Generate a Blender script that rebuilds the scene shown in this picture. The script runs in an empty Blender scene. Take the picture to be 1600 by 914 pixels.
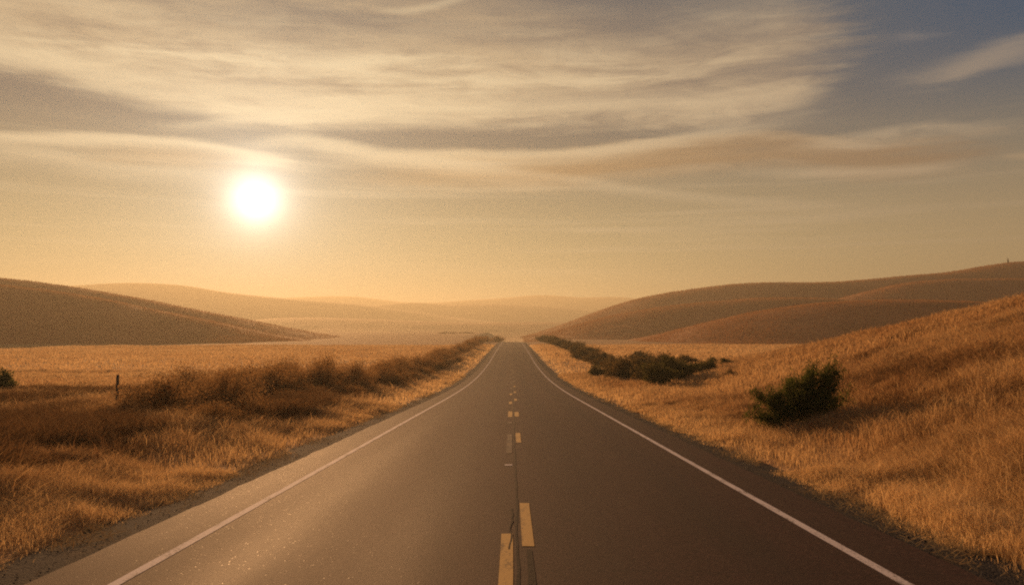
import bpy, math, random
import numpy as np
from mathutils import Vector

random.seed(7)
rng = np.random.default_rng(11)
scene = bpy.context.scene
COL = scene.collection
R = math.radians

# ------------------------------------------------------------------ camera numbers
CAM_Z = 2.0
FPX = 1300.0                       # focal length in pixels of the 1600 px wide photograph
HOR = 515.0                        # image row of the true horizon
PITCH = math.atan((HOR - 457.0) / FPX)
SUN_EL, SUN_AZ = R(8.5), R(-17.2)  # azimuth measured from +Y, negative to the left
SUN_DIR = Vector((math.sin(SUN_AZ) * math.cos(SUN_EL), math.cos(SUN_AZ) * math.cos(SUN_EL), math.sin(SUN_EL)))

# ------------------------------------------------------------------ helpers
def link(o, parent=None):
    COL.objects.link(o)
    if parent is not None:
        o.parent = parent
    return o

def tag(o, label=None, cat=None, group=None, kind=None):
    for k, v in (('label', label), ('category', cat), ('group', group), ('kind', kind)):
        if v:
            o[k] = v
    return o

def np_mesh(name, verts, faces_list, mat, smooth=True, attrs=None):
    """faces_list: list of (n, k) int arrays."""
    me = bpy.data.meshes.new(name)
    verts = np.asarray(verts, dtype=np.float32)
    me.vertices.add(len(verts))
    me.vertices.foreach_set('co', verts.ravel())
    loops = np.concatenate([f.ravel() for f in faces_list]).astype(np.int32)
    tot = np.concatenate([np.full(len(f), f.shape[1], dtype=np.int32) for f in faces_list])
    start = np.concatenate([[0], np.cumsum(tot)[:-1]]).astype(np.int32)
    me.loops.add(len(loops))
    me.loops.foreach_set('vertex_index', loops)
    me.polygons.add(len(tot))
    me.polygons.foreach_set('loop_start', start)
    me.polygons.foreach_set('loop_total', tot)
    me.polygons.foreach_set('use_smooth', np.full(len(tot), smooth, dtype=bool))
    for an, av in (attrs or {}).items():
        a = me.attributes.new(an, 'FLOAT', 'POINT')
        a.data.foreach_set('value', np.asarray(av, dtype=np.float32))
    me.update(calc_edges=True)
    me.validate()
    if mat:
        me.materials.append(mat)
    return me

def np_obj(name, verts, faces_list, mat, parent=None, **k):
    return link(bpy.data.objects.new(name, np_mesh(name, verts, faces_list, mat, **k)), parent)

def grid_faces(nr, nc):
    i = np.arange((nr - 1) * (nc - 1))
    r, c = i // (nc - 1), i % (nc - 1)
    a = r * nc + c
    return np.stack([a, a + 1, a + nc + 1, a + nc], axis=1)

_H = rng.random((256, 256))
def vnoise(x, y):
    x = np.asarray(x, float); y = np.asarray(y, float)
    xi, yi = np.floor(x).astype(int), np.floor(y).astype(int)
    fx, fy = x - xi, y - yi
    fx = fx * fx * (3 - 2 * fx); fy = fy * fy * (3 - 2 * fy)
    h = lambda a, b: _H[a & 255, b & 255]
    return ((h(xi, yi) * (1 - fx) + h(xi + 1, yi) * fx) * (1 - fy)
            + (h(xi, yi + 1) * (1 - fx) + h(xi + 1, yi + 1) * fx) * fy) * 2 - 1

def fbm(x, y, o=4):
    s, a = 0, 1.0
    for k in range(o):
        s = s + a * vnoise(x * 2 ** k + 17.3 * k, y * 2 ** k + 5.1 * k); a *= .5
    return s / 1.9

def sstep(a, b, x):
    t = np.clip((np.asarray(x, float) - a) / (b - a), 0, 1)
    return t * t * (3 - 2 * t)

# ------------------------------------------------------------------ terrain functions
_yy = np.arange(-150, 7000, 2.0)
def smooth_profile(pts, sig):
    z = np.interp(_yy, [p[0] for p in pts], [p[1] for p in pts])
    k = np.exp(-.5 * (np.arange(-60, 61) * 2.0 / sig) ** 2); k /= k.sum()
    zp = np.pad(z, 60, mode='edge')
    return np.convolve(zp, k, 'valid')
ZR = smooth_profile([(-150, 5.9), (0, 0), (7.5, -.29), (22, -.86), (33, -1.27), (56, -2.2), (82, -2.9), (110, -3.2), (135, -3.25), (180, -2.95),
                     (250, -2.75), (330, -2.85), (400, -4.2), (500, -7), (700, -10.5), (1000, -12), (7000, -12)], 9.0)
ZL = smooth_profile([(-150, 5.9), (0, 0), (22, -.86), (33, -1.27), (56, -2.1), (82, -2.8), (123, -3.2), (180, -3.2), (280, -3.0), (350, -2.7), (500, -1.7),
                     (700, -.4), (800, .0), (950, -2), (1200, -8), (1500, -12), (7000, -12)], 16.0)
ZF = smooth_profile([(-150, 5.9), (0, 0), (22, -.86), (56, -2.2), (110, -3.1), (200, -3.0), (330, -3.0), (900, -3.0), (1300, -12), (7000, -12)], 14.0)
zr = lambda y: np.interp(y, _yy, ZR)

def ground_z(x, y):
    x = np.asarray(x, float); y = np.asarray(y, float)
    r = zr(y)
    far = np.where(x < 0, np.interp(y, _yy, ZL), np.interp(y, _yy, ZF))
    b = sstep(9, 26, np.abs(x))
    z = r * (1 - b) + far * b
    # bank that climbs away on the right
    foot = 4.6 + .115 * np.clip(y, 0, 90)
    t = np.maximum(x - foot, 0)
    bank = .31 * (np.sqrt(t * t + 2.2) - 1.48) + .0012 * t * t
    bank = np.where(t > 0, bank, 0)
    lim = 17.0
    bank = lim * (1 - np.exp(-bank / lim))
    bank = bank * (1 - sstep(52, 135, y + .10 * (x - 20))) * sstep(-60, 0, y + 20)
    z = z + np.maximum(bank, 0)
    # shallow ditches and lumpy ground
    away = sstep(5.6, 9.0, np.abs(x))
    dist = np.hypot(x, y)
    amp = np.clip(.10 + .004 * np.maximum(x, 0) * (y < 140), 0, .3)
    z = z + away * (amp * fbm(x / 3.1, y / 4.3, 3) + .35 * amp * 4 * fbm(x / 16. + 9, y / 22., 2)) * (1 - .5 * sstep(150, 400, dist))
    z = z + sstep(60, 300, dist) * sstep(20, 60, np.abs(x)) * .55 * fbm(x / 70., y / 45. + 3, 3)
    z = z - .16 * np.exp(-((np.abs(x) - 6.6) / 1.1) ** 2)
    # under the asphalt and gravel the soil lies lower
    z = z - .12 * (1 - sstep(5.0, 5.8, np.abs(x)))
    return z

# ------------------------------------------------------------------ node expression helper
class E:
    def __init__(s, nt, sock): s.nt, s.k = nt, sock
    def _op(s, op, *a, clamp=False):
        n = s.nt.nodes.new('ShaderNodeMath'); n.operation = op; n.use_clamp = clamp
        for i, v in enumerate((s,) + a):
            if isinstance(v, E): s.nt.links.new(v.k, n.inputs[i])
            else: n.inputs[i].default_value = v
        return E(s.nt, n.outputs[0])
    def __add__(s, o): return s._op('ADD', o)
    __radd__ = __add__
    def __mul__(s, o): return s._op('MULTIPLY', o)
    __rmul__ = __mul__
    def __sub__(s, o): return s._op('SUBTRACT', o)
    def __rsub__(s, o): return (s * -1.0) + o
    def __truediv__(s, o): return s._op('DIVIDE', o)
    def pow(s, p): return s._op('POWER', p)
    def max(s, o): return s._op('MAXIMUM', o)
    def min(s, o): return s._op('MINIMUM', o)
    def clamp(s): return s._op('ADD', 0.0, clamp=True)
    def fn(s, op): return s._op(op)
    def ss(s, a, b):
        """smoothstep from a (0) to b (1)."""
        n = s.nt.nodes.new('ShaderNodeMapRange'); n.interpolation_type = 'SMOOTHSTEP'
        s.nt.links.new(s.k, n.inputs['Value'])
        lo, hi, t0, t1 = (a, b, 0., 1.) if a < b else (b, a, 1., 0.)
        n.inputs['From Min'].default_value = lo; n.inputs['From Max'].default_value = hi
        n.inputs['To Min'].default_value = t0; n.inputs['To Max'].default_value = t1
        return E(s.nt, n.outputs['Result'])

def mixc(nt, f, a, b, mode='MIX'):
    n = nt.nodes.new('ShaderNodeMix'); n.data_type = 'RGBA'; n.blend_type = mode; n.clamp_result = False
    fi, ai, bi = n.inputs[0], n.inputs[6], n.inputs[7]
    for s, v in ((fi, f), (ai, a), (bi, b)):
        if isinstance(v, E): nt.links.new(v.k, s)
        elif hasattr(v, 'is_output'): nt.links.new(v, s)
        elif s is fi: s.default_value = v
        else: s.default_value = (*v, 1) if len(v) == 3 else v
    return n.outputs[2]

def combine(nt, x, y, z):
    n = nt.nodes.new('ShaderNodeCombineXYZ')
    for i, v in enumerate((x, y, z)):
        if isinstance(v, E): nt.links.new(v.k, n.inputs[i])
        else: n.inputs[i].default_value = v
    return n.outputs[0]

def noise(nt, vec, scale, detail=4, rough=.55, dist=0.0):
    n = nt.nodes.new('ShaderNodeTexNoise')
    n.inputs['Scale'].default_value = scale; n.inputs['Detail'].default_value = detail
    n.inputs['Roughness'].default_value = rough; n.inputs['Distortion'].default_value = dist
    if vec is not None: nt.links.new(vec, n.inputs['Vector'])
    return E(nt, n.outputs[0])

def new_mat(name):
    m = bpy.data.materials.new(name); m.use_nodes = True
    nt = m.node_tree; nt.nodes.clear()
    out = nt.nodes.new('ShaderNodeOutputMaterial')
    return m, nt, out

def principled(nt, out, rough=.9, spec=.2):
    b = nt.nodes.new('ShaderNodeBsdfPrincipled')
    b.inputs['Roughness'].default_value = rough
    b.inputs['Specular IOR Level'].default_value = spec
    nt.links.new(b.outputs[0], out.inputs['Surface'])
    return b

def objcoord(nt):
    n = nt.nodes.new('ShaderNodeNewGeometry')
    s = nt.nodes.new('ShaderNodeSeparateXYZ'); nt.links.new(n.outputs['Position'], s.inputs[0])
    return n.outputs['Position'], E(nt, s.outputs[0]), E(nt, s.outputs[1]), E(nt, s.outputs[2])

def bump(nt, h, bsdf, strength=.5, dist=.1):
    b = nt.nodes.new('ShaderNodeBump'); b.inputs['Strength'].default_value = strength; b.inputs['Distance'].default_value = dist
    nt.links.new(h.k, b.inputs['Height']); nt.links.new(b.outputs[0], bsdf.inputs['Normal'])

# ------------------------------------------------------------------ materials
def mat_ground(name, c0, c1, c2, near=True):
    m, nt, out = new_mat(name)
    b = principled(nt, out, .95, .1)
    pos, x, y, z = objcoord(nt)
    big = noise(nt, pos, .035, 5, .6)
    v = combine(nt, x * .25, y * .8, z * .8)
    med = noise(nt, v, .9, 6, .65)
    fine = noise(nt, combine(nt, x * 1.0, y * .45, z * 1.0), 7.0, 4, .7)
    c = mixc(nt, big.ss(.32, .68), c0, c1)
    c = mixc(nt, med.ss(.46, .72) * .75, c, c2)
    c = mixc(nt, fine.ss(.3, .75) * .55, c, tuple(q * .42 for q in c0))
    nt.links.new(c, b.inputs['Base Color'])
    bump(nt, med * .5 + fine * .5 + big * .4, b, .9, .35)
    return m
M_GROUND = mat_ground('dry_grassland', (.42, .225, .095), (.49, .28, .125), (.29, .15, .06))
M_HILL = mat_ground('dry_hillside', (.48, .19, .070), (.56, .245, .095), (.30, .125, .05))

def mat_blade(name, c_dark, c_light, transl=.45):
    m, nt, out = new_mat(name)
    at = nt.nodes.new('ShaderNodeAttribute'); at.attribute_name = 'tint'
    c = mixc(nt, E(nt, at.outputs['Fac']), c_dark, c_light)
    d = nt.nodes.new('ShaderNodeBsdfDiffuse'); t = nt.nodes.new('ShaderNodeBsdfTranslucent')
    mx = nt.nodes.new('ShaderNodeMixShader'); mx.inputs[0].default_value = transl
    nt.links.new(c, d.inputs[0]); nt.links.new(c, t.inputs[0])
    nt.links.new(d.outputs[0], mx.inputs[1]); nt.links.new(t.outputs[0], mx.inputs[2])
    nt.links.new(mx.outputs[0], out.inputs['Surface'])
    return m
M_GRASS = mat_blade('dry_grass_blades', (.30, .155, .066), (.73, .51, .255), .55)
M_FIELD_GLOW = mat_blade('glow_paled_field_grass', (.46, .27, .12), (.82, .60, .32), .6)  # paler blade colour stands in for low sun glowing through the field
M_STRAW = mat_blade('pale_straw', (.40, .24, .10), (.62, .43, .2), .3)
M_BRUSH = mat_blade('brown_brush_leaves', (.22, .122, .050), (.40, .235, .098), .5)
M_WEED = mat_blade('dark_weed_stalks', (.125, .07, .034), (.29, .165, .073), .42)
M_GREEN = mat_blade('olive_leaves', (.048, .056, .016), (.125, .13, .033), .5)
M_OLIVE = mat_blade('dark_olive_leaves', (.052, .050, .016), (.125, .108, .034), .42)
M_HAZED = mat_blade('hazed_brown_green_leaves', (.105, .072, .027), (.20, .132, .05), .42)  # distance haze put into the leaf colour of the right-hand shrubs

def mat_plain(name, col, rough=.9, scale=8., var=.5):
    m, nt, out = new_mat(name)
    b = principled(nt, out, rough, .15)
    pos, x, y, z = objcoord(nt)
    n = noise(nt, combine(nt, x * 3, y * 3, z * .6), scale, 5, .65)
    c = mixc(nt, n.ss(.3, .7), tuple(q * (1 - var) for q in col), tuple(q * (1 + var * .4) for q in col))
    nt.links.new(c, b.inputs['Base Color'])
    bump(nt, n, b, .6, .02)
    return m
M_TWIG = mat_plain('twig_bark', (.10, .065, .04))
M_POST = mat_plain('weathered_wood', (.11, .085, .065), .9, 12)
M_STONE = mat_plain('stone_marker', (.16, .13, .11), .9, 2)

def mat_asphalt():
    m, nt, out = new_mat('asphalt')
    b = principled(nt, out, .55, .05)
    pos, x, y, z = objcoord(nt)
    flat = combine(nt, x, y, 0.0)
    agg = nt.nodes.new('ShaderNodeTexVoronoi'); agg.inputs['Scale'].default_value = 85.
    nt.links.new(flat, agg.inputs['Vector'])
    sepc = nt.nodes.new('ShaderNodeSeparateColor'); nt.links.new(agg.outputs['Color'], sepc.inputs[0])
    rnd = E(nt, sepc.outputs[0]); rnd2 = E(nt, sepc.outputs[1])
    fine = noise(nt, flat, 60., 4, .7)
    blot = noise(nt, combine(nt, x * 1.0, y * .16, 0.), .9, 5, .6)
    streak = noise(nt, combine(nt, x * 3.2, y * .05, 0.), 1.0, 4, .6)
    # wheel paths (four) polished a little darker
    ax = x.fn('ABSOLUTE')
    w1 = (ax - 1.05) / .42; w2 = (ax - 2.65) / .42
    wheel = ((w1 * w1 * -1.).fn('EXPONENT') + (w2 * w2 * -1.).fn('EXPONENT')).clamp()
    c = mixc(nt, rnd.ss(.1, .95), (.030, .0162, .0138), (.086, .042, .034))
    ag2 = nt.nodes.new('ShaderNodeTexVoronoi'); ag2.inputs['Scale'].default_value = 30.
    nt.links.new(flat, ag2.inputs['Vector'])
    sp2 = nt.nodes.new('ShaderNodeSeparateColor'); nt.links.new(ag2.outputs['Color'], sp2.inputs[0])
    c = mixc(nt, E(nt, sp2.outputs[0]).ss(.55, 1.) * .45, c, (.12, .075, .056))
    c = mixc(nt, E(nt, sp2.outputs[1]).ss(.6, 1.) * .5, c, (.016, .011, .009))
    c = mixc(nt, blot.ss(.35, .7) * .5, c, (.040, .027, .021))
    c = mixc(nt, streak.ss(.45, .75) * .35, c, (.068, .045, .034))
    c = mixc(nt, wheel * .30, c, (.031, .021, .017))
    # transverse joints
    wob = noise(nt, flat, 1.3, 3) - .5
    for yj, wd, st in ((15.95, .022, .35), (8.05, .012, .6), (27.5, .03, .4), (41., .04, .4)):
        ln = (y + wob * .12 - yj).fn('ABSOLUTE')
        c = mixc(nt, ln.ss(wd * 1.6, wd * .3) * st, c, (.018, .015, .013))
    nt.links.new(c, b.inputs['Base Color'])
    rough = (.78 - wheel * .05 + (blot - .5) * .10 - rnd2.ss(.992, .998) * .22)
    nt.links.new(rough.k, b.inputs['Roughness'])
    bump(nt, E(nt, agg.outputs['Distance']) * -.6 + fine * .6 + rnd * .4, b, .38, .010)
    return m
M_ASPHALT = mat_asphalt()

def mat_paint(name, col, wear):
    m, nt, out = new_mat(name)
    b = principled(nt, out, .85, .08)
    pos, x, y, z = objcoord(nt)
    flat = combine(nt, x, y, 0.)
    n1 = noise(nt, flat, 28., 5, .7); n2 = noise(nt, combine(nt, x * 2.5, y * .5, 0.), 3.0, 5, .65)
    k = (n1 * .55 + n2 * .45).ss(.62 - wear * .35, .72 - wear * .25)
    c = mixc(nt, k, col, (.06, .05, .044))
    nt.links.new(c, b.inputs['Base Color'])
    bump(nt, n1, b, .4, .006)
    return m
M_WHITE = mat_paint('white_road_paint', (.64, .57, .56), .36)
M_YELLOW = mat_paint('yellow_road_paint', (.56, .36, .125), .38)
M_FADED = mat_paint('faded_road_paint', (.33, .22, .12), .75)
M_TAR = mat_plain('crack_tar', (.016, .012, .010), 1.0, 6)

def mat_gravel():
    m, nt, out = new_mat('gravel')
    b = principled(nt, out, .95, .05)
    pos, x, y, z = objcoord(nt)
    flat = combine(nt, x, y, 0.)
    v = nt.nodes.new('ShaderNodeTexVoronoi'); v.inputs['Scale'].default_value = 42.
    nt.links.new(flat, v.inputs['Vector'])
    sc = nt.nodes.new('ShaderNodeSeparateColor'); nt.links.new(v.outputs['Color'], sc.inputs[0])
    n = noise(nt, flat, 2.2, 5, .6)
    c = mixc(nt, E(nt, sc.outputs[0]), (.020, .019, .020), (.060, .055, .054))
    c = mixc(nt, n.ss(.5, .72) * .6, c, (.085, .056, .033))
    nt.links.new(c, b.inputs['Base Color'])
    bump(nt, E(nt, v.outputs['Distance']) * -1. + n * .5, b, .9, .03)
    return m
M_GRAVEL = mat_gravel()

# ------------------------------------------------------------------ ground sheet
ys = np.concatenate([np.arange(-80, -10, 5.), np.arange(-10, 60, .8), np.arange(60, 160, 2.), np.arange(160, 440, 5.), np.arange(440, 1000, 20.), np.geomspace(1000, 7000, 36)])
xp = np.concatenate([np.arange(0, 12, .5), np.arange(12, 40, 1.), np.arange(40, 110, 3.), np.geomspace(110, 6500, 42)])
xs = np.concatenate([-xp[:0:-1], xp])
GX, GY = np.meshgrid(xs, ys)
GZ = ground_z(GX, GY)
ground = np_obj('ground', np.stack([GX, GY, GZ], -1).reshape(-1, 3), [grid_faces(len(ys), len(xs))], M_GROUND)
tag(ground, 'golden dry grassland rolling away on both sides of the road', kind='structure')

# ------------------------------------------------------------------ road
ry = np.concatenate([np.arange(-30, 60, .5), np.arange(60, 160, 1.), np.arange(160, 460, 2.5), np.arange(460, 860, 20.)])
def strip(name, x0, x1, mat, yl, dz, ncol=2, parent=None, wob0=0., wob1=0., zedge=(0, 0), crown=True):
    yl = np.asarray(yl, float)
    u = np.linspace(0, 1, ncol)
    X0 = x0 + wob0 * fbm(yl / .9, yl * 0 + 3.3, 4); X1 = x1 + wob1 * fbm(yl / .9, yl * 0 + 8.7, 4)
    X = X0[:, None] * (1 - u) + X1[:, None] * u
    Y = np.repeat(yl[:, None], ncol, 1)
    Z = zr(Y) + dz + zedge[0] * (1 - u) + zedge[1] * u
    if crown: Z = Z - .012 * np.abs(X)
    return np_obj(name, np.stack([X, Y, Z], -1).reshape(-1, 3), [grid_faces(len(yl), ncol)], mat, parent)
dense = np.concatenate([np.arange(-30, 60, .12), ry[ry >= 60]])
road = strip('road', -4.45, 4.42, M_ASPHALT, dense, 0.03, 13, wob0=.05, wob1=.05)
tag(road, 'two lane asphalt road running straight to a crest', kind='structure')
for s in (-1, 1):
    xc = 3.6 * s
    strip('edge_line', xc - .058, xc + .058, M_WHITE, ry[ry < 420], .034, 2, road, wob0=.006, wob1=.006)
def dash(xc, y0, y1, mat, w=.066):
    n = max(3, int((y1 - y0) / .3) + 1)
    strip('centre_dash', xc - w, xc + w, mat, np.linspace(y0, y1, n), .0345, 2, road, wob0=.006, wob1=.006)
dash(-.045, 5.6, 9.7, M_YELLOW); dash(.185, 9.05, 11.8, M_YELLOW)
dash(-.05, 16.05, 16.22, M_WHITE, .075)
dash(-.05, 18.2, 23.0, M_FADED); dash(.175, 20.6, 23.4, M_YELLOW)
dash(-.05, 26.9, 27.7, M_FADED)
dash(-.055, 30.2, 33.6, M_YELLOW, .08); dash(.19, 30.4, 33.2, M_YELLOW, .08)
for k, y0 in enumerate(np.arange(39.5, 112, 10.5)):
    dash(-.06, y0, y0 + 2.4, M_YELLOW if k < 2 else M_FADED, .075)
    dash(.20, y0 + 3.2, y0 + 5.8, M_YELLOW if k < 3 else M_FADED, .075)
# tarred centre joint: a wandering ribbon, and the dark scar beside the near dash
def ribbon(name, pts, w, mat, dz, parent):
    pts = np.asarray(pts, float); n = len(pts)
    wl = w * (1 + .6 * fbm(pts[:, 1] * 2.1, pts[:, 1] * 0 + 1.7, 3))
    X = np.stack([pts[:, 0] - wl, pts[:, 0] + wl], 1); Y = np.repeat(pts[:, 1:2], 2, 1)
    Z = zr(Y) + dz - .012 * np.abs(X)
    return np_obj(name, np.stack([X, Y, Z], -1).reshape(-1, 3), [grid_faces(n, 2)], mat, parent)
cy = np.arange(5.0, 130, .12)
cx = .075 + .022 * fbm(cy / 1.1, cy * 0 + 4.4, 4) + .03 * fbm(cy / 7., cy * 0 + 2.2, 2)
seam = ribbon('tar_seam', np.stack([cx, cy], 1), .016, M_TAR, .0335, road)
cy2 = np.arange(8.9, 11.4, .06)
ribbon('tar_seam', np.stack([.0 + .03 * fbm(cy2 / .5, cy2 * 0 + 9.1, 3) + (cy2 - 10) * .01, cy2], 1), .012, M_TAR, .0352, road)
cy3 = np.arange(5.0, 9.0, .1)
ribbon('tar_patch', np.stack([.19 + .01 * fbm(cy3, cy3 * 0 + 2, 2), cy3], 1), .034, M_TAR, .0338, road)

# gravel shoulders
for s, xo in ((-1, 6.0), (1, 5.9)):
    xi = 4.25
    a, bb = (-xo, -xi) if s < 0 else (xi, xo)
    ze = (-.085, -.012) if s < 0 else (-.012, -.085)
    g = strip('shoulder', a, bb, M_GRAVEL, ry, .012, 6, zedge=ze)
    tag(g, 'grey gravel shoulder along the %s edge of the road' % ('left' if s < 0 else 'right'), kind='structure')

# ------------------------------------------------------------------ hills (each its own rounded mound)
def hill(pts, D, df, db, label, seed, z_base=-14., lump=.02, dcurve=0., power=.9):
    px = np.array([p[0] for p in pts], float); py = np.array([p[1] for p in pts], float)
    n = 150
    ax = np.linspace(px[0], px[-1], n)
    # smooth interpolation of the ridge
    ayl = np.interp(ax, px, py)
    kk = np.exp(-.5 * (np.arange(-9, 10) / 3.2) ** 2); kk /= kk.sum()
    ay = np.convolve(np.pad(ayl, 9, mode='reflect', reflect_type='odd'), kk, 'valid')
    rx = (ax - 800) / FPX * D
    rzv = (HOR - ay) / FPX * D + CAM_Z
    h = rzv - z_base
    tf = np.linspace(-1, 0, 46); tb = np.linspace(0, 1, 18)[1:]
    t = np.concatenate([tf, tb])
    T, XX = np.meshgrid(t, rx, indexing='ij')
    prof = np.where(T < 0, np.cos(np.clip(-T, 0, 1) * math.pi / 2) ** 2, np.cos(np.clip(T, 0, 1) * math.pi / 2) ** 2)
    prof = prof ** power
    YY = D + np.where(T < 0, T * df, T * db) + dcurve * ((XX - rx.mean()) / (np.ptp(rx) / 2)) ** 2
    hh = h[None, :] * np.ones_like(T)
    sc_ = max(df, 60.)
    wav = fbm(XX / (sc_ * .55) + seed, YY / (sc_ * .55), 4)
    wav = wav + .22 * np.abs(fbm(XX / (sc_ * .16) + seed * 3, YY / (sc_ * .45), 3))
    ZZ = z_base + hh * prof + lump * sc_ * wav * np.sin(np.clip(prof, 0, 1) * math.pi) * .6
    o = np_obj('hill', np.stack([XX, YY, ZZ], -1).reshape(-1, 3), [grid_faces(len(t), n)[:, ::-1]], M_HILL)
    tag(o, label, kind='structure')
    HILLS[seed] = (XX, YY, ZZ)
    return o
HILLS = {}

hill([(300, 505), (380, 480), (430, 466), (480, 464), (530, 462), (570, 464), (620, 472), (680, 474), (730, 469), (780, 467), (830, 461), (865, 461), (905, 466), (960, 463), (1000, 467), (1060, 480), (1200, 500)],
     3200, 700, 700, 'faintest far ridge on the horizon', 1, lump=.03)
hill([(-300, 500), (-100, 475), (40, 455), (110, 447), (150, 445), (200, 441), (240, 443), (270, 444), (300, 446), (340, 456), (400, 462), (440, 466), (500, 471), (560, 475), (640, 486), (720, 497), (800, 506), (900, 514)],
     2050, 480, 500, 'hazy golden ridge under the sun', 2, lump=.05)
hill([(430, 515), (500, 490), (560, 479), (610, 475), (650, 472), (700, 477), (760, 475), (800, 476), (870, 480), (940, 487), (1020, 494), (1150, 505)],
     2400, 500, 500, 'hazy long ridge beyond the road crest', 3, lump=.04)
hill([(300, 516), (380, 503), (430, 497), (500, 496), (560, 498), (640, 501), (720, 504), (780, 504), (850, 503), (930, 505), (1000, 510), (1060, 517)],
     1500, 520, 240, 'low pale rise in the far valley', 4, lump=.03)
hill([(-500, 425), (-250, 424), (-100, 428), (0, 435), (40, 439), (100, 446), (150, 455), (200, 464), (250, 474), (300, 484), (340, 492), (390, 503), (440, 514), (490, 523), (540, 532), (600, 540)],
     430, 120, 160, 'dark brown hill on the left sloping down towards the road', 5, z_base=-5., lump=.012)
hill([(-500, 436), (-250, 437), (-100, 440), (0, 446), (100, 458), (170, 470), (240, 485), (300, 497), (350, 508), (410, 522), (460, 531), (520, 541)],
     350, 78, 90, 'front spur of the dark left hill', 6, z_base=-4.6, lump=.004, power=.7)
hill([(815, 527), (850, 518), (880, 507), (920, 491), (960, 478), (1000, 465), (1050, 457), (1100, 449), (1150, 444), (1180, 442), (1220, 441), (1270, 443), (1300, 442), (1340, 439), (1380, 434), (1450, 429), (1500, 424), (1540, 415), (1577, 410), (1620, 408), (1750, 400), (1900, 410)],
     700, 190, 220, 'long brown hill on the right skyline', 7, z_base=-6., lump=.02)
hill([(1300, 470), (1360, 455), (1400, 445), (1450, 439), (1520, 437), (1620, 437), (1760, 440), (1900, 455)],
     560, 130, 120, 'brown spur below the right skyline', 8, z_base=-6., lump=.02)
hill([(840, 528), (870, 517), (920, 502), (980, 489), (1050, 478), (1110, 472), (1180, 467), (1230, 466), (1290, 468), (1340, 473), (1420, 485), (1520, 505)],
     520, 130, 130, 'middle brown hill with a lit shoulder', 9, z_base=-6., lump=.02)
hill([(940, 548), (980, 538), (1030, 525), (1100, 506), (1150, 494), (1200, 484), (1250, 478), (1300, 473), (1380, 469), (1450, 470), (1520, 473), (1650, 485), (1800, 505)],
     360, 110, 110, 'lower rounded hill behind the grassy bank', 10, z_base=-4.6, lump=.018)

# ------------------------------------------------------------------ grass
def blades(name, x, y, h, w, lean, tint, mat, label, curve=.5, sink=.03):
    n = len(x)
    z = ground_z(x, y) - sink
    ang = rng.random(n) * 2 * math.pi
    la = rng.random(n) * 2 * math.pi
    lx, ly = np.cos(la) * lean * h + .10 * h, np.sin(la) * lean * h
    wx, wy = np.cos(ang) * w * .5, np.sin(ang) * w * .5
    b = np.stack([x, y, z], 1)
    mid = b + np.stack([lx * curve * .6, ly * curve * .6, h * .62], 1)
    tip = b + np.stack([lx * 1.25, ly * 1.25, h * (1 - .25 * lean)], 1)
    W = np.stack([wx, wy, np.zeros(n)], 1)
    V = np.stack([b - W, b + W, mid - W * .75, mid + W * .75, tip], 1).reshape(-1, 3)
    i = np.arange(n) * 5
    q = np.stack([i, i + 1, i + 3, i + 2], 1); t = np.stack([i + 2, i + 3, i + 4], 1)
    o = np_obj(name, V, [q, t], mat, smooth=False, attrs={'tint': np.repeat(np.clip(tint, 0, 1), 5)})
    tag(o, label, kind='stuff')
    return o

def scatter(n, y0, y1, side, xin, k=.80):
    """n points in the view wedge on one side, evenly per unit area, between two distances."""
    out_x, out_y = [], []
    got = 0
    while got < n:
        m = int(n * 2.2) + 1000
        y = np.sqrt(rng.random(m) * (y1 ** 2 - y0 ** 2) + y0 ** 2)
        x = rng.random(m) * (k * y1 + 4)
        ok = (x < k * y + 4) & (x > xin)
        out_x.append(x[ok]); out_y.append(y[ok]); got += ok.sum()
    return side * np.concatenate(out_x)[:n], np.concatenate(out_y)[:n]

def grass_zone(name, side, y0, y1, n, xin, hbase, wmin, label, thick=1.0, mat=None):
    x, y = scatter(n, y0, y1, side, xin)
    ax = np.abs(x)
    edge = xin + .10 + .75 * fbm(y / 1.7, x * 0 + side * 4, 4) - .5 * (rng.random(n) < .12)
    clump = fbm(x / .8, y / .8, 3)
    patch = fbm(x / 4.5 + 7, y / 5.5, 3)
    big = fbm(x / 13. + 2, y / 16., 2)
    keep = (ax > edge) & (rng.random(n) < np.clip(.62 + .9 * clump + .3 * patch, .12, 1))
    x, y, ax, clump, patch, big = (a[keep] for a in (x, y, ax, clump, patch, big))
    m = len(x)
    grow = .22 + .78 * sstep(xin - .3, xin + 1.9, ax)
    h = hbase * grow * (.55 + .6 * rng.random(m)) * (1 + .5 * clump + .45 * patch)
    tall = rng.random(m) < .05
    h = np.where(tall, h * 1.35, h)
    d = np.hypot(x, y)
    w = np.maximum(wmin, d * .00048) * (.7 + .7 * rng.random(m)) * thick
    tint = .42 + .30 * patch + .22 * big + (.22 if y1 < 50 else .12) * rng.standard_normal(m) + .42 * (1 - sstep(xin + .5, xin + 3.2, ax))
    return blades(name, x, y, np.clip(h, .06, 1.3), w, .25 + .55 * rng.random(m), tint, mat or M_GRASS, label)

for side, nm, xin in ((-1, 'left', 5.0), (1, 'right', 4.85)):
    grass_zone('roadside_grass', side, 4.0, 16, 210000, xin, .44, .0034, 'tall dry grass on the near %s verge' % nm)
    grass_zone('roadside_grass', side, 16, 40, 290000, xin, .50, .005, 'dry grass on the %s verge and slope further along' % nm)
    grass_zone('field_grass', side, 40, 95, 240000, xin, .50, .01, 'golden field grass further out on the %s' % nm, 1.5, M_FIELD_GLOW if side < 0 else None)
    grass_zone('field_grass', side, 95, 260, 260000, xin + .2, .50, .02, 'distant golden field grass on the %s' % nm, 1.4, M_FIELD_GLOW)

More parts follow.
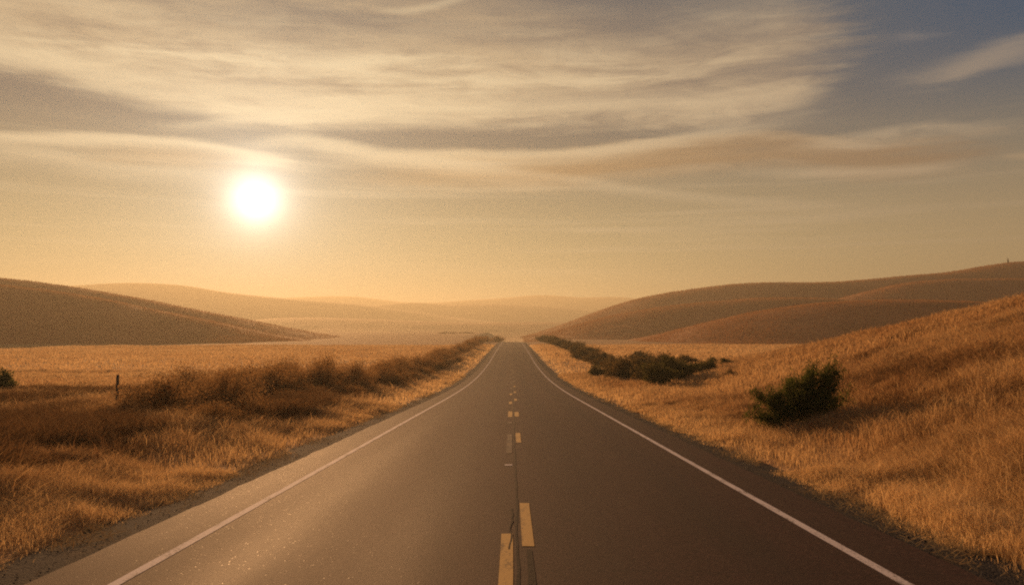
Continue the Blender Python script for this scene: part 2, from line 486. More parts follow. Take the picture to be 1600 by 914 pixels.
# tall brown weeds standing in drifts among the grass
def weeds(side, n, y0, y1, x0, x1, hmax, thr, label):
    y = y0 + (y1 - y0) * rng.random(n) ** 1.35
    x = side * (x0 + (x1 - x0) * rng.random(n))
    p = fbm(x / 3.6 + 31, y / 5.2 + 4, 3) + .35 * fbm(x / .9, y / .9, 2)
    p = p - .75 * sstep(.45 * y1, y1, y)
    k = (p > thr) & (np.abs(x) < .8 * y + 4)
    x, y, p = x[k], y[k], p[k]; m = len(x)
    h = hmax * (.35 + .65 * sstep(thr, thr + .35, p)) * (.5 + .6 * rng.random(m))
    w = np.maximum(.005, np.hypot(x, y) * .0006) * (.7 + .8 * rng.random(m))
    return blades('weeds', x, y, h, w, .35 + .7 * rng.random(m), .45 + .3 * rng.standard_normal(m), M_WEED, label, curve=.7)
weeds(-1, 290000, 11, 60, 7.3, 30, .95, -.24, 'tall dark brown weeds in drifts on the left field edge')
weeds(1, 190000, 9, 75, 6.8, 40, .68, .05, 'dark brown weed patches on the right bank')

# tufts of dry grass standing on the nearer hills
M_HILLGRASS = mat_blade('hill_grass_tufts', (.36, .16, .060), (.60, .315, .128), .22)
def hill_grass(seed, n, h0, w0, label):
    XX, YY, ZZ = HILLS[seed]
    nr, nc = XX.shape; nf = 46
    ax = np.linalg.norm(np.stack([np.diff(XX[:nf], axis=0), np.diff(YY[:nf], axis=0), np.diff(ZZ[:nf], axis=0)]), axis=0)[:, :-1]
    r = rng.integers(0, nf + 3, n); c = rng.integers(0, nc - 1, n); u, v = rng.random(n), rng.random(n)
    f = lambda A: (A[r, c] * (1 - u) + A[r + 1, c] * u) * (1 - v) + (A[r, c + 1] * (1 - u) + A[r + 1, c + 1] * u) * v
    x, y, z = f(XX), f(YY), f(ZZ)
    k = (z > ground_z(x, y) - .2) & (np.abs(x) < .68 * y + 6)
    x, y, z = x[k], y[k], z[k]; m = len(x)
    p = fbm(x / 22. + seed, y / 30., 3) + .5 * fbm(x / 5., y / 7., 2)
    k = rng.random(m) < np.clip(.6 + .7 * p, .1, 1); x, y, z, p = x[k], y[k], z[k], p[k]; m = len(x)
    h = h0 * (.5 + .7 * rng.random(m)) * (1 + .4 * p); w = w0 * (.6 + .8 * rng.random(m))
    a = rng.random(m) * 6.283; la = rng.random(m) * 6.283
    W = np.stack([np.cos(a) * w / 2, np.sin(a) * w / 2, np.zeros(m)], 1)
    b = np.stack([x, y, z - .1], 1); L = np.stack([np.cos(la) * .35 * h, np.sin(la) * .35 * h, np.zeros(m)], 1)
    mid = b + L * .4; mid[:, 2] += h * .6; tip = b + L * 1.2; tip[:, 2] += h
    V = np.stack([b - W, b + W, mid - W * .7, mid + W * .7, tip], 1).reshape(-1, 3); i = np.arange(m) * 5
    t = np.clip(.45 + .3 * p + .2 * rng.standard_normal(m), 0, 1)
    o = np_obj('hill_grass', V, [np.stack([i, i + 1, i + 3, i + 2], 1), np.stack([i + 2, i + 3, i + 4], 1)], M_HILLGRASS, smooth=False, attrs={'tint': np.repeat(t, 5)})
    tag(o, label, kind='stuff')
hill_grass(5, 120000, .75, .22, 'dry grass covering the dark left hill')
hill_grass(6, 120000, .70, .20, 'dry grass covering the front spur of the left hill')
hill_grass(7, 120000, .95, .35, 'dry grass covering the long right skyline hill')
hill_grass(8, 60000, .85, .28, 'dry grass covering the spur below the right skyline')
hill_grass(9, 120000, .80, .25, 'dry grass covering the middle right hill')
hill_grass(10, 120000, .70, .20, 'dry grass covering the lower rounded right hill')

# straw litter on the gravel edges
def litter():
    n = 34000
    side = np.where(rng.random(n) < .5, -1, 1)
    y = 5 + 50 * rng.random(n) ** 1.6
    x = side * (5.30 + .42 * rng.standard_normal(n))
    keep = (np.abs(x) > 4.5) & (fbm(x / .45, y / 1.1, 3) > .02)
    x, y = x[keep], y[keep]; n = len(x)
    a = rng.random(n) * math.pi; L = .05 + .13 * rng.random(n); w = .0025 + .004 * rng.random(n)
    z = np.maximum(ground_z(x, y), zr(y) + .012 - .073 * np.clip((np.abs(x) - 4.25) / 1.5, 0, 1) - .012 * np.abs(x)) + .006 + .03 * rng.random(n)
    dx, dy = np.cos(a) * L / 2, np.sin(a) * L / 2
    nx, ny = -np.sin(a) * w, np.cos(a) * w
    tz = .03 * rng.standard_normal(n)
    V = np.stack([np.stack([x - dx - nx, y - dy - ny, z - tz * .3], 1), np.stack([x - dx + nx, y - dy + ny, z - tz * .3], 1),
                  np.stack([x + dx + nx, y + dy + ny, z + np.abs(tz)], 1), np.stack([x + dx - nx, y + dy - ny, z + np.abs(tz)], 1)], 1).reshape(-1, 3)
    i = np.arange(n) * 4
    o = np_obj('straw_litter', V, [np.stack([i, i + 1, i + 2, i + 3], 1)], M_STRAW, smooth=False, attrs={'tint': np.repeat(rng.random(n), 4)})
    tag(o, 'pale broken straw lying on the gravel shoulders', kind='stuff')
litter()

def pebbles():
    n = 2600
    side = np.where(rng.random(n) < .5, -1, 1)
    y = 5.0 + 40 * rng.random(n) ** 1.8
    x = side * (4.45 + 1.1 * rng.random(n) ** 1.3)
    r = .004 + .011 * rng.random(n) ** 3
    z = zr(y) + .012 - .075 * np.clip((np.abs(x) - 4.25) / 1.5, 0, 1) - .012 * np.abs(x) + r * .4
    base = np.array([(1, 0, 0), (-1, 0, 0), (0, 1, 0), (0, -1, 0), (0, 0, .8), (0, 0, -.8)], float)
    sc_ = r[:, None, None] * (.7 + .6 * rng.random((n, 6, 3)))
    V = np.stack([x, y, z], 1)[:, None, :] + base[None] * sc_
    f = np.array([(0, 2, 4), (2, 1, 4), (1, 3, 4), (3, 0, 4), (2, 0, 5), (1, 2, 5), (3, 1, 5), (0, 3, 5)])
    F = (np.arange(n)[:, None, None] * 6 + f[None]).reshape(-1, 3)
    o = np_obj('gravel', V.reshape(-1, 3), [F], M_GRAVEL, smooth=False)
    tag(o, 'loose grey stones scattered on the road shoulders', kind='stuff')
pebbles()

# ------------------------------------------------------------------ shrubs
def tube(P, r0, r1, V, F):
    P = np.asarray(P, float); n = len(P); base = len(V)
    for i in range(n):
        d = P[min(i + 1, n - 1)] - P[max(i - 1, 0)]; d /= (np.linalg.norm(d) + 1e-9)
        u = np.cross(d, (0, 0, 1)) if abs(d[2]) < .9 else np.cross(d, (1, 0, 0)); u /= np.linalg.norm(u); v = np.cross(d, u)
        r = r0 + (r1 - r0) * i / (n - 1)
        for k in range(4):
            a = k * math.pi / 2
            V.append(P[i] + r * (math.cos(a) * u + math.sin(a) * v))
    for i in range(n - 1):
        for k in range(4):
            a, b = base + i * 4 + k, base + i * 4 + (k + 1) % 4
            F.append((a, b, b + 4, a + 4))

def grow_shrub(seed, stems, leaf_n, leaf_s, leaf_mat, spread=.10, twigs=6, leaf_start=.25, upright=.6, narrow=.42):
    """stems: list of (dx, dy, dz) tip offsets. Returns (branch mesh, foliage mesh)."""
    rs = np.random.default_rng(seed)
    V, F, pts = [], [], []
    for tip in stems:
        tip = np.asarray(tip, float); L = np.linalg.norm(tip)
        t = np.linspace(0, 1, 7)[:, None]
        bend = np.array([0, 0, .22 * L]) * (t * (1 - t)) * 2
        wob = np.cumsum(rs.normal(0, .025 * L, (7, 3)), 0) * t
        P = tip * t + bend * upright + wob + rs.normal(0, .06, 3) * np.array([1, 1, 0])
        P[0, 2] = -.15
        tube(P, .012 * L + .004, .003, V, F)
        for k in range(twigs):
            u = rs.uniform(.25, .98); i = min(int(u * 6), 5); q = P[i] + (P[i + 1] - P[i]) * (u * 6 - i)
            d = (P[i + 1] - P[i]); d = d / np.linalg.norm(d) + rs.normal(0, .55, 3) + np.array([0, 0, .35 * upright])
            d /= np.linalg.norm(d)
            l2 = L * rs.uniform(.12, .32) * (1.15 - .5 * u)
            mid = q + d * l2 * .5 + rs.normal(0, .03 * L, 3); end = q + d * l2 + np.array([0, 0, .05 * L])
            tube([q, mid, end], .004 + .003 * L, .002, V, F)
            for s in np.linspace(.15, 1.05, 7):
                pts.append(q + (end - q) * s)
        for u in np.linspace(leaf_start, 1.0, 10):
            i = min(int(u * 6), 5); pts.append(P[i] + (P[i + 1] - P[i]) * (u * 6 - i))
    pts = np.array(pts)
    c = pts[rs.integers(0, len(pts), leaf_n)] + rs.normal(0, spread, (leaf_n, 3)) * np.array([1, 1, .8])
    c[:, 2] = np.maximum(c[:, 2], .02)
    a = rs.normal(0, 1, (leaf_n, 3)); a[:, 2] = np.abs(a[:, 2]) * (.9 if narrow > .3 else 1.6) + .2; a /= np.linalg.norm(a, axis=1)[:, None]
    b = np.cross(a, rs.normal(0, 1, (leaf_n, 3))); b /= np.linalg.norm(b, axis=1)[:, None]
    s = leaf_s * (.6 + .8 * rs.random((leaf_n, 1)))
    LV = np.stack([c - a * s, c + b * s * narrow, c + a * s, c - b * s * narrow], 1).reshape(-1, 3)
    i = np.arange(leaf_n) * 4
    tint = np.repeat(np.clip(.5 + .28 * rs.standard_normal(leaf_n), 0, 1), 4)
    bm_ = np_mesh('branches', np.array(V), [np.array(F)], M_TWIG)
    fm = np_mesh('foliage', LV, [np.stack([i, i + 1, i + 2, i + 3], 1)], leaf_mat, smooth=False, attrs={'tint': tint})
    return bm_, fm

def dome_stems(seed, n, rx, ry_, h):
    rs = np.random.default_rng(seed); out = []
    for k in range(n):
        a = rs.uniform(0, 2 * math.pi); r = math.sqrt(rs.uniform(0, 1))
        hh = h * (1 - .55 * r * r) * rs.uniform(.75, 1.15)
        out.append((rx * r * math.cos(a), ry_ * r * math.sin(a), hh))
    return out

def plant(name, meshes, x, y, label, cat, group=None, s=1., sz=None, rot=0., zoff=0.):
    root = bpy.data.objects.new(name, None)
    root.location = (x, y, float(ground_z(x, y)) + zoff); root.rotation_euler = (0, 0, rot)
    root.scale = (s, s, s if sz is None else sz)
    root.empty_display_size = .2
    link(root); tag(root, label, cat, group)
    link(bpy.data.objects.new('branches', meshes[0]), root)
    link(bpy.data.objects.new('foliage', meshes[1]), root)
    return root

def copy_thing(src, x, y, label, group, s, sz, rot):
    r = src.copy(); COL.objects.link(r)
    r.location = (x, y, float(ground_z(x, y))); r.scale = (s, s, sz); r.rotation_euler = (0, 0, rot)
    r['label'] = label
    if group: r['group'] = group
    for ch in list(src.children):
        c = ch.copy(); COL.objects.link(c); c.parent = r
    return r

def at(px, D):
    return (px - 800) / FPX * D

# the big green bush on the bank: plumes standing up on the right, a low tail on the left
st = [(-.02, 0, 1.22), (.22, .1, 1.30), (.45, .1, 1.34), (.66, 0, 1.42), (.86, .1, 1.40), (1.0, -.1, 1.14), (1.05, .1, .85), (-.2, .1, 1.20), (-.40, -.1, 1.02),
      (-.58, .1, .86), (-.75, 0, .58), (-.95, .05, .74), (-1.08, -.1, .42), (-1.28, -.15, .30), (.15, -.35, 1.08), (.6, -.3, 1.15), (-.1, .4, 1.1), (.5, .45, 1.2), (-.5, -.3, .6), (.2, -.5, .8),
      (.8, -.4, .9), (-.85, -.35, .35), (.9, .3, 1.2), (.95, .3, .6), (.7, .2, 1.3)]
st = [(a_, b_, c_ * 1.14) for a_, b_, c_ in st]
big = grow_shrub(3, st, 17000, .060, M_GREEN, spread=.085, twigs=9, leaf_start=.12, narrow=.17)
plant('shrub', big, at(1247, 24.0), 24.0, 'big dark green bush standing alone on the right bank', 'shrub', s=1.12, zoff=-.15)

# left edge bush
p_e = grow_shrub(21, [(.1, 0, 1.15), (.3, .1, .95), (.62, 0, .8), (.85, -.1, .62), (-.3, .1, 1.25), (-.6, 0, 1.1), (-.9, .1, .9), (0, -.3, .9), (.4, -.2, .6), (-.5, -.3, .8)], 4200, .055, M_GREEN, spread=.09)
plant('shrub', p_e, at(4, 44), 44, 'dark bare-branched bush cut by the left edge of the photo', 'shrub', s=1.2)

# right hand row of olive shrubs
protoR = [grow_shrub(40 + k, dome_stems(40 + k, 15, 1.3, 1.1, 1.5), 3800, .085, M_HAZED if k else M_OLIVE, spread=.17, twigs=7, leaf_start=.1) for k in range(3)]
G_R = 'olive shrubs in a patch beside the right verge'
specR = [ # px, D, scale, height scale, proto
    (1030, 62, 1.35, 1.0, 0, 'dark olive shrub reaching lowest towards the road, front of the right-hand patch'),
    (1062, 66, 1.5, 1.15, 0, 'tall dark olive shrub near the right end of the patch by the right verge'),
    (1098, 68, 1.1, .85, 0, 'small dark shrub ending the right-hand patch on the side of the grassy bank'),
    (1012, 70, 1.3, 1.0, 1, None), (985, 74, 1.6, 1.15, 1, None), (960, 80, 1.5, 1.0, 1, None),
    (938, 80, 1.0, .75, 0, 'low dark shrub poking out nearest the road from the right-hand patch'), (1000, 92, 1.7, 1.1, 2, None), (970, 100, 1.7, 1.1, 2, None), (1040, 92, 1.5, 1.0, 1, None),
    (1030, 108, 1.6, 1.1, 2, None), (1062, 108, 1.4, .9, 2, None), (1075, 100, 1.0, .75, 1, 'small rounded shrub on the skyline of the right-hand patch'), (1005, 122, 1.7, 1.25, 2, None), (950, 112, 1.7, 1.1, 2, None), (932, 124, 1.9, 1.2, 2, None),
    (915, 140, 1.9, 1.2, 1, None), (925, 160, 1.9, 1.1, 2, None), (900, 165, 2.0, 1.25, 2, None), (890, 190, 2.0, 1.4, 1, None), (905, 205, 2.0, 1.2, 2, None), (878, 220, 2.2, 1.5, 2, None), (868, 250, 2.2, 1.6, 1, None), (860, 285, 2.3, 1.6, 2, None), (852, 315, 2.3, 1.6, 2, None), (846, 345, 2.2, 1.7, 1, None), (858, 330, 2.3, 1.6, 2, None)]
srcR = {}
shared = ('brown olive shrub inside the broad patch beside the right verge', 'hazy brown shrub in the row right of the road running to the crest')
G_RT = (G_R, 'far shrubs in a row right of the road')
for px, D, s, sz, k, lab in specR:
    x = at(px, D); far_ = int(D > 130); lab = lab or shared[far_]; G_R = G_RT[far_]
    if k not in srcR:
        srcR[k] = plant('shrub', protoR[k], x, D, lab, 'shrub', G_R, s, sz, random.uniform(0, 6.28))
    else:
        copy_thing(srcR[k], x, D, lab, G_R, s, sz, random.uniform(0, 6.28))
copy_thing(srcR[0], at(1138, 74), 74, 'low dark shrub by itself on the skyline of the bank', 'small shrubs by the right bank', .75, .38, 1.1)
copy_thing(srcR[0], at(1112, 78), 78, 'flat dark shrub between the right-hand patch and the bank skyline', 'small shrubs by the right bank', .7, .33, 2.1)
copy_thing(srcR[1], at(1141, 58), 58, 'tiny brown shrub halfway up the bank below the skyline', 'small shrubs by the right bank', .38, .3, 2.4)

# left hand band of brown brush
protoL = [grow_shrub(60 + k, dome_stems(60 + k, 24, 1.4, 1.25, 1.35), 9000, .034, M_BRUSH, spread=.21, twigs=8, leaf_start=.1, upright=.9) for k in range(3)]
G_L = 'brown brush in a band along the left verge'
shL = ('loose brown brush clump among tall weeds, near end of the left roadside band', 'brown brush clump in the dense middle of the left roadside band',
       'hazy brown brush clump at the far end of the left roadside band')
G_LT = ('near brush of the left verge', 'middle brush of the left verge', 'far brush of the left verge')
srcL = {}
specL = []
for D in (25, 28, 31, 35, 39, 43, 47, 52):          # near, loose and grassy
    specL.append((-(10.5 + random.uniform(0, 1.6)), D, random.uniform(1.0, 1.25), min(.5 + .024 * D, .72 + .017 * D) + random.uniform(-.1, .1)))
for D in (24, 29, 34, 40, 46, 52):
    specL.append((-(8.6 + random.uniform(0, 1.0)), D, random.uniform(.7, .95), random.uniform(.45, .65)))
for D in (23, 27, 30, 37, 45, 54):
    specL.append((-(13.2 + random.uniform(0, 1.4)), D, 1.2, .7 + .016 * D))
D = 56.
while D < 375:
    specL.append((-(10.6 + random.uniform(-.5, 1.8)), D, random.uniform(1.15, 1.6), random.uniform(1.05, 1.5) + D * .0012))
    D += 4.2 + D * .022
D = 60.
while D < 130:
    specL.append((-(8.6 + random.uniform(-.3, .7)), D, random.uniform(.8, 1.1), random.uniform(.6, .85)))
    D += 6 + D * .03
specL += [(at(px_, D_), D_, s_, z_) for px_, D_, s_, z_ in ((268, 29, .62, .5), (300, 26, .7, .5), (345, 25, .62, .45), (385, 27, .75, .6), (430, 29, .8, .6), (330, 33, .9, .8), (290, 36, .85, .75))]
specL = [(x_, D_, s_, z_ * (.84 if D_ < 45 else .90 if D_ < 60 else .92)) for x_, D_, s_, z_ in specL]
specL += [(-(9.6 + random.uniform(0, 3.2)), D_, random.uniform(.7, .9), random.uniform(.38, .6)) for D_ in range(26, 72, 3)]
specL = [q for q in specL if q[2] < .95 or 800 + FPX * (q[0] - .9 * q[2]) / q[1] > 215]
for n_, (x, D, s, sz) in enumerate(specL):
    k = n_ % 3
    far_ = 0 if D < 58 else 1 if D < 190 else 2
    lab = shL[far_]
    if k not in srcL:
        srcL[k] = plant('brush', protoL[k], x, D, lab, 'shrub', G_LT[far_], s, sz, random.uniform(0, 6.28))
    else:
        copy_thing(srcL[k], x, D, lab, G_LT[far_], s, sz, random.uniform(0, 6.28))
# lone bushes near the crest and the thin hedge line on the field skyline
copy_thing(srcL[0], at(777, 385), 385, 'lone brown bush left of the road at its crest', 'bushes by the road crest', 2.6, 2.2, .4)
for i, px in enumerate((688, 694, 703, 708, 719, 731, 738)):
    copy_thing(srcL[i % 3], at(px, 640), 640, 'bush in the thin dark line on the left field skyline', 'bushes lining the left field skyline', 2.0 + .5 * (i % 3), .5 + .25 * (i % 2), i * 1.3)

# ------------------------------------------------------------------ posts
def post(px, D, h, w, label, tilt=0., mat=M_POST):
    x = at(px, D); z = float(ground_z(x, D))
    V, F = [], []
    n = 9
    zs = np.array([-.3, 0, h * .25, h * .5, h * .75, h * .97, h])
    for i, zz in enumerate(zs):
        r = w / 2 * (1.06 - .12 * max(zz, 0) / h) * (.78 if i == len(zs) - 1 else 1)
        for k in range(n):
            a = 2 * math.pi * k / n
            q = r * (1 + .10 * math.sin(3 * a) * .5 + random.uniform(-.02, .02))
            V.append((q * math.cos(a) + tilt * zz, q * math.sin(a), zz + (.02 * math.cos(a) if i == len(zs) - 1 else 0)))
    for i in range(len(zs) - 1):
        for k in range(n):
            a, b = i * n + k, i * n + (k + 1) % n
            F.append((a, b, b + n, a + n))
    me = bpy.data.meshes.new('fence_post')
    me.from_pydata(V, [], F + [tuple(range((len(zs) - 1) * n, len(zs) * n))]); me.update()
    me.materials.append(mat)
    o = link(bpy.data.objects.new('fence_post', me)); o.location = (x, D, z)
    tag(o, label, 'post', 'old posts of the left field fence')
    return o
post(186, 34, 1.42, .125, 'dark weathered wooden post standing clear in the field grass', .01)
post(389, 36, 1.30, .14, 'faint wooden post half hidden in the brown brush', -.01)

# small dark marker on the right skyline
def marker():
    D = 700.; x = at(1577, D)
    zb = (HOR - 410.5) / FPX * D + CAM_Z
    V, F = [], []
    n = 8
    for i, (zz, r) in enumerate(((-1.5, .85), (0, .85), (.35, .80), (.4, .62), (1.6, .55), (2.8, .46), (3.3, .38), (3.55, .40), (3.9, .12))):
        for k in range(n):
            a = 2 * math.pi * (k + .5) / n
            V.append((r * math.cos(a) * (1 + .05 * math.sin(5 * k + i)), r * math.sin(a), zz))
    m_ = len(V) // n
    for i in range(m_ - 1):
        for k in range(n):
            a, b = i * n + k, i * n + (k + 1) % n
            F.append((a, b, b + n, a + n))
    F.append(tuple(range((m_ - 1) * n, m_ * n)))
    me = bpy.data.meshes.new('marker_post'); me.from_pydata(V, [], F); me.update(); me.materials.append(M_STONE)
    o = link(bpy.data.objects.new('marker_post', me)); o.location = (x, D, zb)
    tag(o, 'small dark upright marker standing on the right hill skyline', 'marker')
marker()

# ------------------------------------------------------------------ haze
HAZE_DENSITY = 4.9e-4
def haze():
    x0, x1, y0, y1, z0, z1 = -6600, 6600, -200, 7100, -30, 128
    V = [(x, y, z) for x in (x0, x1) for y in (y0, y1) for z in (z0, z1)]
    F = [(0, 1, 3, 2), (4, 6, 7, 5), (0, 4, 5, 1), (2, 3, 7, 6), (0, 2, 6, 4), (1, 5, 7, 3)]
    me = bpy.data.meshes.new('haze'); me.from_pydata(V, [], F); me.update()
    m, nt, out = new_mat('haze_air')
    v = nt.nodes.new('ShaderNodeVolumePrincipled')
    v.inputs['Color'].default_value = (.455, .465, .39, 1)
    v.inputs['Density'].default_value = HAZE_DENSITY
    v.inputs['Anisotropy'].default_value = .5
    nt.links.new(v.outputs[0], out.inputs['Volume'])
    me.materials.append(m)
    o = link(bpy.data.objects.new('haze', me)); tag(o, 'golden dusty evening haze filling the valley', kind='stuff')
haze()

# ------------------------------------------------------------------ sky
W = bpy.data.worlds.new('World'); scene.world = W; W.use_nodes = True
nt = W.node_tree; nt.nodes.clear()
wout = nt.nodes.new('ShaderNodeOutputWorld'); bg = nt.nodes.new('ShaderNodeBackground')
nt.links.new(bg.outputs[0], wout.inputs[0])
SKY_STRENGTH = .1
bg.inputs['Strength'].default_value = SKY_STRENGTH
sky = nt.nodes.new('ShaderNodeTexSky'); sky.sky_type = 'NISHITA'; sky.sun_disc = False
sky.sun_elevation = SUN_EL; sky.sun_rotation = SUN_AZ
sky.air_density = 1.2; sky.dust_density = 4.0; sky.ozone_density = 1.2
tc = nt.nodes.new('ShaderNodeTexCoord'); sp = nt.nodes.new('ShaderNodeSeparateXYZ'); nt.links.new(tc.outputs['Generated'], sp.inputs[0])
dx, dy, dz = (E(nt, sp.outputs[i]) for i in range(3))
el = dz.min(1.).max(-1.).fn('ARCSINE') * 57.2958
az = dx._op('ARCTAN2', dy) * 57.2958
vd = nt.nodes.new('ShaderNodeVectorMath'); vd.operation = 'DOT_PRODUCT'; nt.links.new(tc.outputs['Generated'], vd.inputs[0]); vd.inputs[1].default_value = SUN_DIR
gam = E(nt, vd.outputs['Value']).min(1.).max(-1.).fn('ARCCOSINE') * 57.2958
K = .685 / SKY_STRENGTH
def lin(r, g, b, k=1.):
    f = lambda c: ((c / 255. + .055) / 1.055) ** 2.4 if c > 10 else c / 255 / 12.92
    return tuple(f(c) * K * k for c in (r, g, b))
def pix(px, py):
    v = Vector(((px - 800) / FPX, 1.0, (457 - py) / FPX))
    c, s_ = math.cos(PITCH), math.sin(PITCH)
    v = Vector((v.x, v.y * c - v.z * s_, v.y * s_ + v.z * c)).normalized()
    return math.degrees(math.atan2(v.x, v.y)), math.degrees(math.asin(v.z))

# clear air: the physical sky, warmed by dust towards the horizon and the sun, with cream fill added overhead
low = el.ss(24., 0.)
toward = gam.ss(62., 4.)
dust_far = mixc(nt, el.ss(0., 19.), lin(180, 152, 108), lin(66, 90, 104))
dust_sun = mixc(nt, el.ss(0., 17.), lin(170, 165, 122), lin(86, 87, 91))
dust = mixc(nt, toward, dust_far, dust_sun)
tinted = mixc(nt, 1.0, sky.outputs[0], (.62, .47, .36), 'MULTIPLY')
tinted = mixc(nt, .6, tinted, lin(176, 134, 92))  # cream cloud tone added overhead, out of view, to warm the fill light
clear = mixc(nt, el.ss(50., 22.) * 1.0, tinted, dust)
blue = ((az.ss(14., 36.)) * el.ss(11., 21.)) * .85
clear = mixc(nt, blue, clear, lin(30, 74, 106))

# high streaky cloud
wv = combine(nt, az * .045, el * .16, 0.)
warp = noise(nt, wv, 1.0, 5, .6) - .5
warp2 = noise(nt, combine(nt, az * .03, el * .10, 4.), 1.0, 3, .5) - .5
str1 = noise(nt, combine(nt, az * .035 + warp2 * .5, el * .38 + az * .012 + warp2 * 1.2, 1.), 1.0, 7, .62)
str2 = noise(nt, combine(nt, az * .11 + warp * .6, el * 1.15 - az * .02 + warp * 1.5, 2.), 1.0, 6, .6)
tex = str1 * .6 + str2 * .4
def band(pts, thick, soft, wamp=1.2, ends=(4., 4.)):
    """A cloud streak along a polyline of photo pixels turned to sky angles; thick = half thickness in degrees (up, down)."""
    P = [pix(*p) for p in pts]
    cur = None
    curve = nt.nodes.new('ShaderNodeFloatCurve')
    a0, a1 = P[0][0], P[-1][0]
    e0, e1 = -5., 30.
    cm = curve.mapping.curves[0]
    cm.points[0].location = (0, (P[0][1] - e0) / (e1 - e0)); cm.points[1].location = (1, (P[-1][1] - e0) / (e1 - e0))
    for p in P[1:-1]:
        cm.points.new((p[0] - a0) / (a1 - a0), (p[1] - e0) / (e1 - e0))
    curve.mapping.update()
    u = (az - a0) / (a1 - a0)
    nt.links.new(u.clamp().k, curve.inputs['Value'])
    mid = E(nt, curve.outputs[0]) * (e1 - e0) + e0
    v = el - mid + warp * wamp + (str2 - .5) * wamp * 1.1
    up = v.ss(thick[0] + soft[0], thick[0] - soft[0]); dn = (v * -1.).ss(thick[1] + soft[1], thick[1] - soft[1])
    en = (az + warp * 9. + (str2 - .5) * 9. - a0).ss(-ends[0] * .5, ends[0]) * ((az + warp * 10. + (str2 - .5) * 12.) * -1. + a1).ss(-ends[1] * .5, ends[1])
    return up * dn * en, v
clouds = clear
sunny = gam.ss(48., 3.)
c_bright = mixc(nt, sunny, lin(182, 160, 132), lin(226, 204, 164))
c_mid = mixc(nt, sunny, lin(152, 132, 112), lin(190, 164, 128))
c_belly = mixc(nt, sunny, lin(138, 112, 88), lin(172, 138, 96))
def lay(mask, col):
    global clouds
    clouds = mixc(nt, mask, clouds, col)
# the broad sheet across the top
fib = noise(nt, combine(nt, az * .055 + warp2 * .8, el * .85 - az * .035 + warp * 2.6, 5.), 1.0, 7, .58, .5)
wisp = noise(nt, combine(nt, az * .16 + warp * 1.5, el * .55 + az * .05 + warp2 * 3., 9.), 1.0, 7, .66, .8)
soft = tex * .4 + fib * .35 + wisp * .25
m, v = band([(-260, 78), (0, 98), (170, 130), (300, 166), (420, 192), (600, 192), (900, 194), (1100, 188), (1230, 165), (1330, 110)], (6.2, .1), (2.8, .9), 1.7, (8, 5))
lay(m * (soft.ss(.34, .60) * .62 + .36), mixc(nt, soft.ss(.40, .62), c_mid, c_bright))
lay(m * v.ss(1.5, .25) * wisp.ss(.32, .6) * .45, c_bright)
m, v = band([(-260, -40), (0, -10), (300, 15), (560, 30), (720, 60), (900, 80)], (3., 1.6), (2.0, 1.0), 2.2, (8, 6))
lay(m * (tex.ss(.36, .6)) * .6, c_mid)
m, v = band([(-200, 60), (0, 82), (150, 108), (400, 150), (620, 165), (900, 165), (1250, 160)], (.55, .55), (.7, .5), 1.1, (6, 8))
lay(m * .55, c_bright)
m, v = band([(110, 133), (220, 142), (330, 160), (440, 182), (620, 190), (800, 185)], (.22, .30), (.35, .55), .5, (4, 8))
lay(m * .55, c_bright)
m, v = band([(260, 196), (340, 190), (430, 184), (560, 178), (700, 176)], (.16, .3), (.25, .5), .4, (4, 6))
lay(m * .55, c_bright)
# long cloud in the middle right with a brown belly
m, v = band([(560, 264), (700, 262), (830, 262), (960, 254), (1100, 238), (1220, 232), (1340, 248), (1430, 244), (1500, 240)], (1.05, 1.15), (.4, .8), 1.0, (9, 5))
hole = soft.ss(.30, .52) * .45 + .5
lay(m * .85 * hole, c_belly)
lay(m * v.ss(.1, 1.0) * .45 * wisp.ss(.3, .6), c_bright)
lay(m * v.ss(-.5, -1.1) * .40 * wisp.ss(.3, .65), c_bright)
m, v = band([(1230, 228), (1300, 226), (1380, 214), (1450, 203), (1520, 204)], (.40, .4), (.4, .6), .9, (6, 4))
lay(m * .6 * wisp.ss(.28, .6), c_bright)
m, v = band([(1150, 270), (1280, 271), (1400, 268), (1500, 260)], (.22, .25), (.3, .3), .35, (5, 3))
lay(m * .55, c_bright)
m, v = band([(600, 236), (720, 240), (820, 240), (900, 238), (1000, 226), (1080, 212), (1180, 196), (1260, 180)], (.22, .45), (.25, .6), .55, (5, 6))
lay(m * .65, c_bright)
# cream rims beside the sun
m, v = band([(-150, 205), (0, 213), (110, 216), (240, 222), (330, 230), (400, 246), (470, 258)], (.30, .42), (.25, .5), .7, (6, 3))
lay(m * .75, c_bright)
m, v = band([(-100, 236), (60, 242), (170, 262), (280, 268), (380, 275)], (.3, .6), (.4, .7), .9, (6, 5))
lay(m * .4, c_bright)
m, v = band([(120, 246), (220, 244), (320, 250), (390, 258)], (.5, .5), (.5, .4), .6, (4, 4))
lay(m * .5, c_belly)
m, v = band([(390, 232), (450, 222), (520, 232), (600, 246), (760, 262), (860, 266)], (.5, .55), (.35, .6), .9, (4, 8))
lay(m * .7, c_bright)
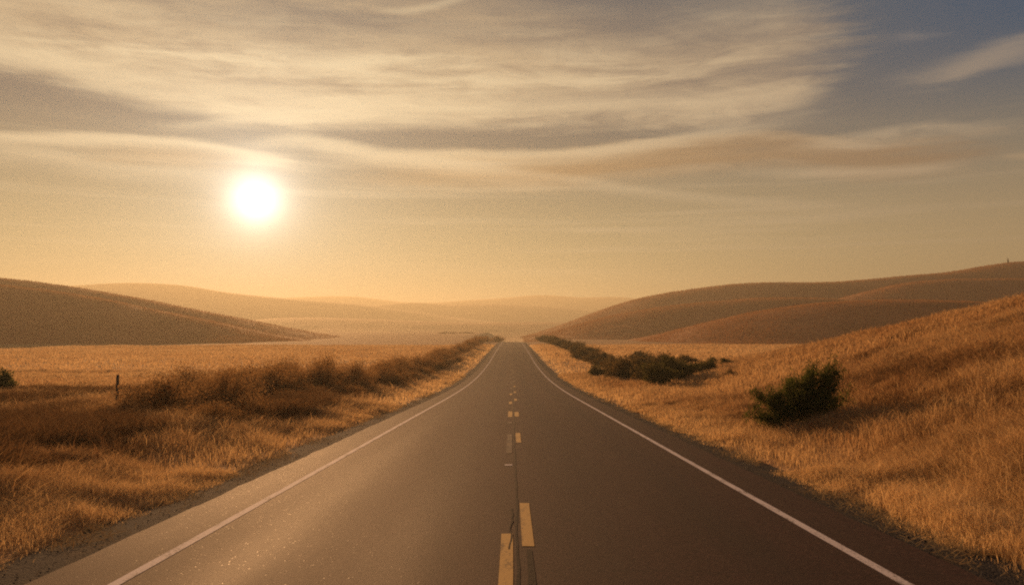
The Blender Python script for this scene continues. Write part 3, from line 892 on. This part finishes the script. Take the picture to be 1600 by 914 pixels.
# thin veils
m, v = band([(700, 258), (860, 274), (1000, 298), (1130, 312), (1330, 322)], (.2, .3), (.3, .5), .5, (8, 6))
lay(m * .35, c_bright)
m, v = band([(820, 10), (920, 60), (1050, 80), (1200, 70)], (1.2, .7), (1.3, .8), 1.6, (6, 6))
lay(m * .35 * tex.ss(.35, .6), c_mid)
m, v = band([(1440, 125), (1500, 108), (1560, 88), (1620, 75), (1720, 60)], (.7, .55), (.6, .5), 1.4, (4, 6))
lay(m * .55, lin(172, 152, 130))
m, v = band([(1380, 62), (1420, 58), (1460, 52)], (.2, .2), (.35, .35), .5, (2, 2))
lay(m * .4, lin(150, 138, 128))
m, v = band([(1535, 246), (1580, 244), (1660, 244)], (.16, .16), (.2, .2), .2, (2, 2))
lay(m * .5, lin(178, 150, 118))
m, v = band([(610, 16), (660, 12), (720, -4), (800, -25)], (.12, .2), (.25, .3), .3, (3, 3))
lay(m * .5, c_bright)
veil = noise(nt, combine(nt, az * .03, el * .9, 7.), 1.0, 6, .6)
lay(el.ss(14., 10.) * el.ss(2., 6.) * veil.ss(.48, .72) * .32, c_bright)

# sun seen through thin cloud
g2 = gam * gam
core = ((g2 / -2.0).fn('EXPONENT') * 1.05 + (g2 / -6.0).fn('EXPONENT') * .42 + (gam / -4.2).fn('EXPONENT') * .34) * ((str2 * .5 + warp + .5).ss(.1, .8) * .5 + .62)
wide = (gam / -11.).fn('EXPONENT') * .13 + (gam / -5.0).fn('EXPONENT') * .15
def scaled(e, c):
    n = nt.nodes.new('ShaderNodeVectorMath'); n.operation = 'SCALE'
    n.inputs[0].default_value = tuple(q * K for q in c); nt.links.new(e.k, n.inputs['Scale'])
    return n.outputs[0]
clouds = mixc(nt, 1.0, clouds, scaled(core, (1., .93, .84)), 'ADD')
final = mixc(nt, 1.0, clouds, scaled(wide, (.88, .90, .70)), 'ADD')
below = el.ss(.5, -2.)
final = mixc(nt, below, final, lin(150, 105, 60))
nt.links.new(final, bg.inputs['Color'])
W.cycles.sampling_method = 'MANUAL'; W.cycles.sample_map_resolution = 512

# ------------------------------------------------------------------ sun
sd = bpy.data.lights.new('sun', 'SUN'); sd.energy = 4.8; sd.angle = R(.6); sd.color = (1.0, .515, .215)
so = bpy.data.objects.new('sun', sd); link(so)
so.rotation_euler = (-SUN_DIR).to_track_quat('-Z', 'Y').to_euler()

# ------------------------------------------------------------------ camera and render
cd = bpy.data.cameras.new('camera'); cam = bpy.data.objects.new('camera', cd); link(cam)
cam.location = (0.012, 0, CAM_Z); cam.rotation_euler = (math.pi / 2 + PITCH, 0, 0)
cd.sensor_width = 36.; cd.lens = 36. * FPX / 1600.; cd.clip_start = .05; cd.clip_end = 20000
scene.camera = cam
vs = scene.view_settings
vs.view_transform = 'Standard'; vs.look = 'None'; vs.exposure = 0.58; vs.gamma = 1.0; vs.use_curve_mapping = False
scene.render.engine = 'CYCLES'
cy_ = scene.cycles
cy_.max_bounces = 6; cy_.diffuse_bounces = 4; cy_.glossy_bounces = 2; cy_.transmission_bounces = 4; cy_.volume_bounces = 0; cy_.use_adaptive_sampling = False
cy_.filter_width = 2.0
cy_.use_denoising = False; cy_.denoiser = 'OPENIMAGEDENOISE'
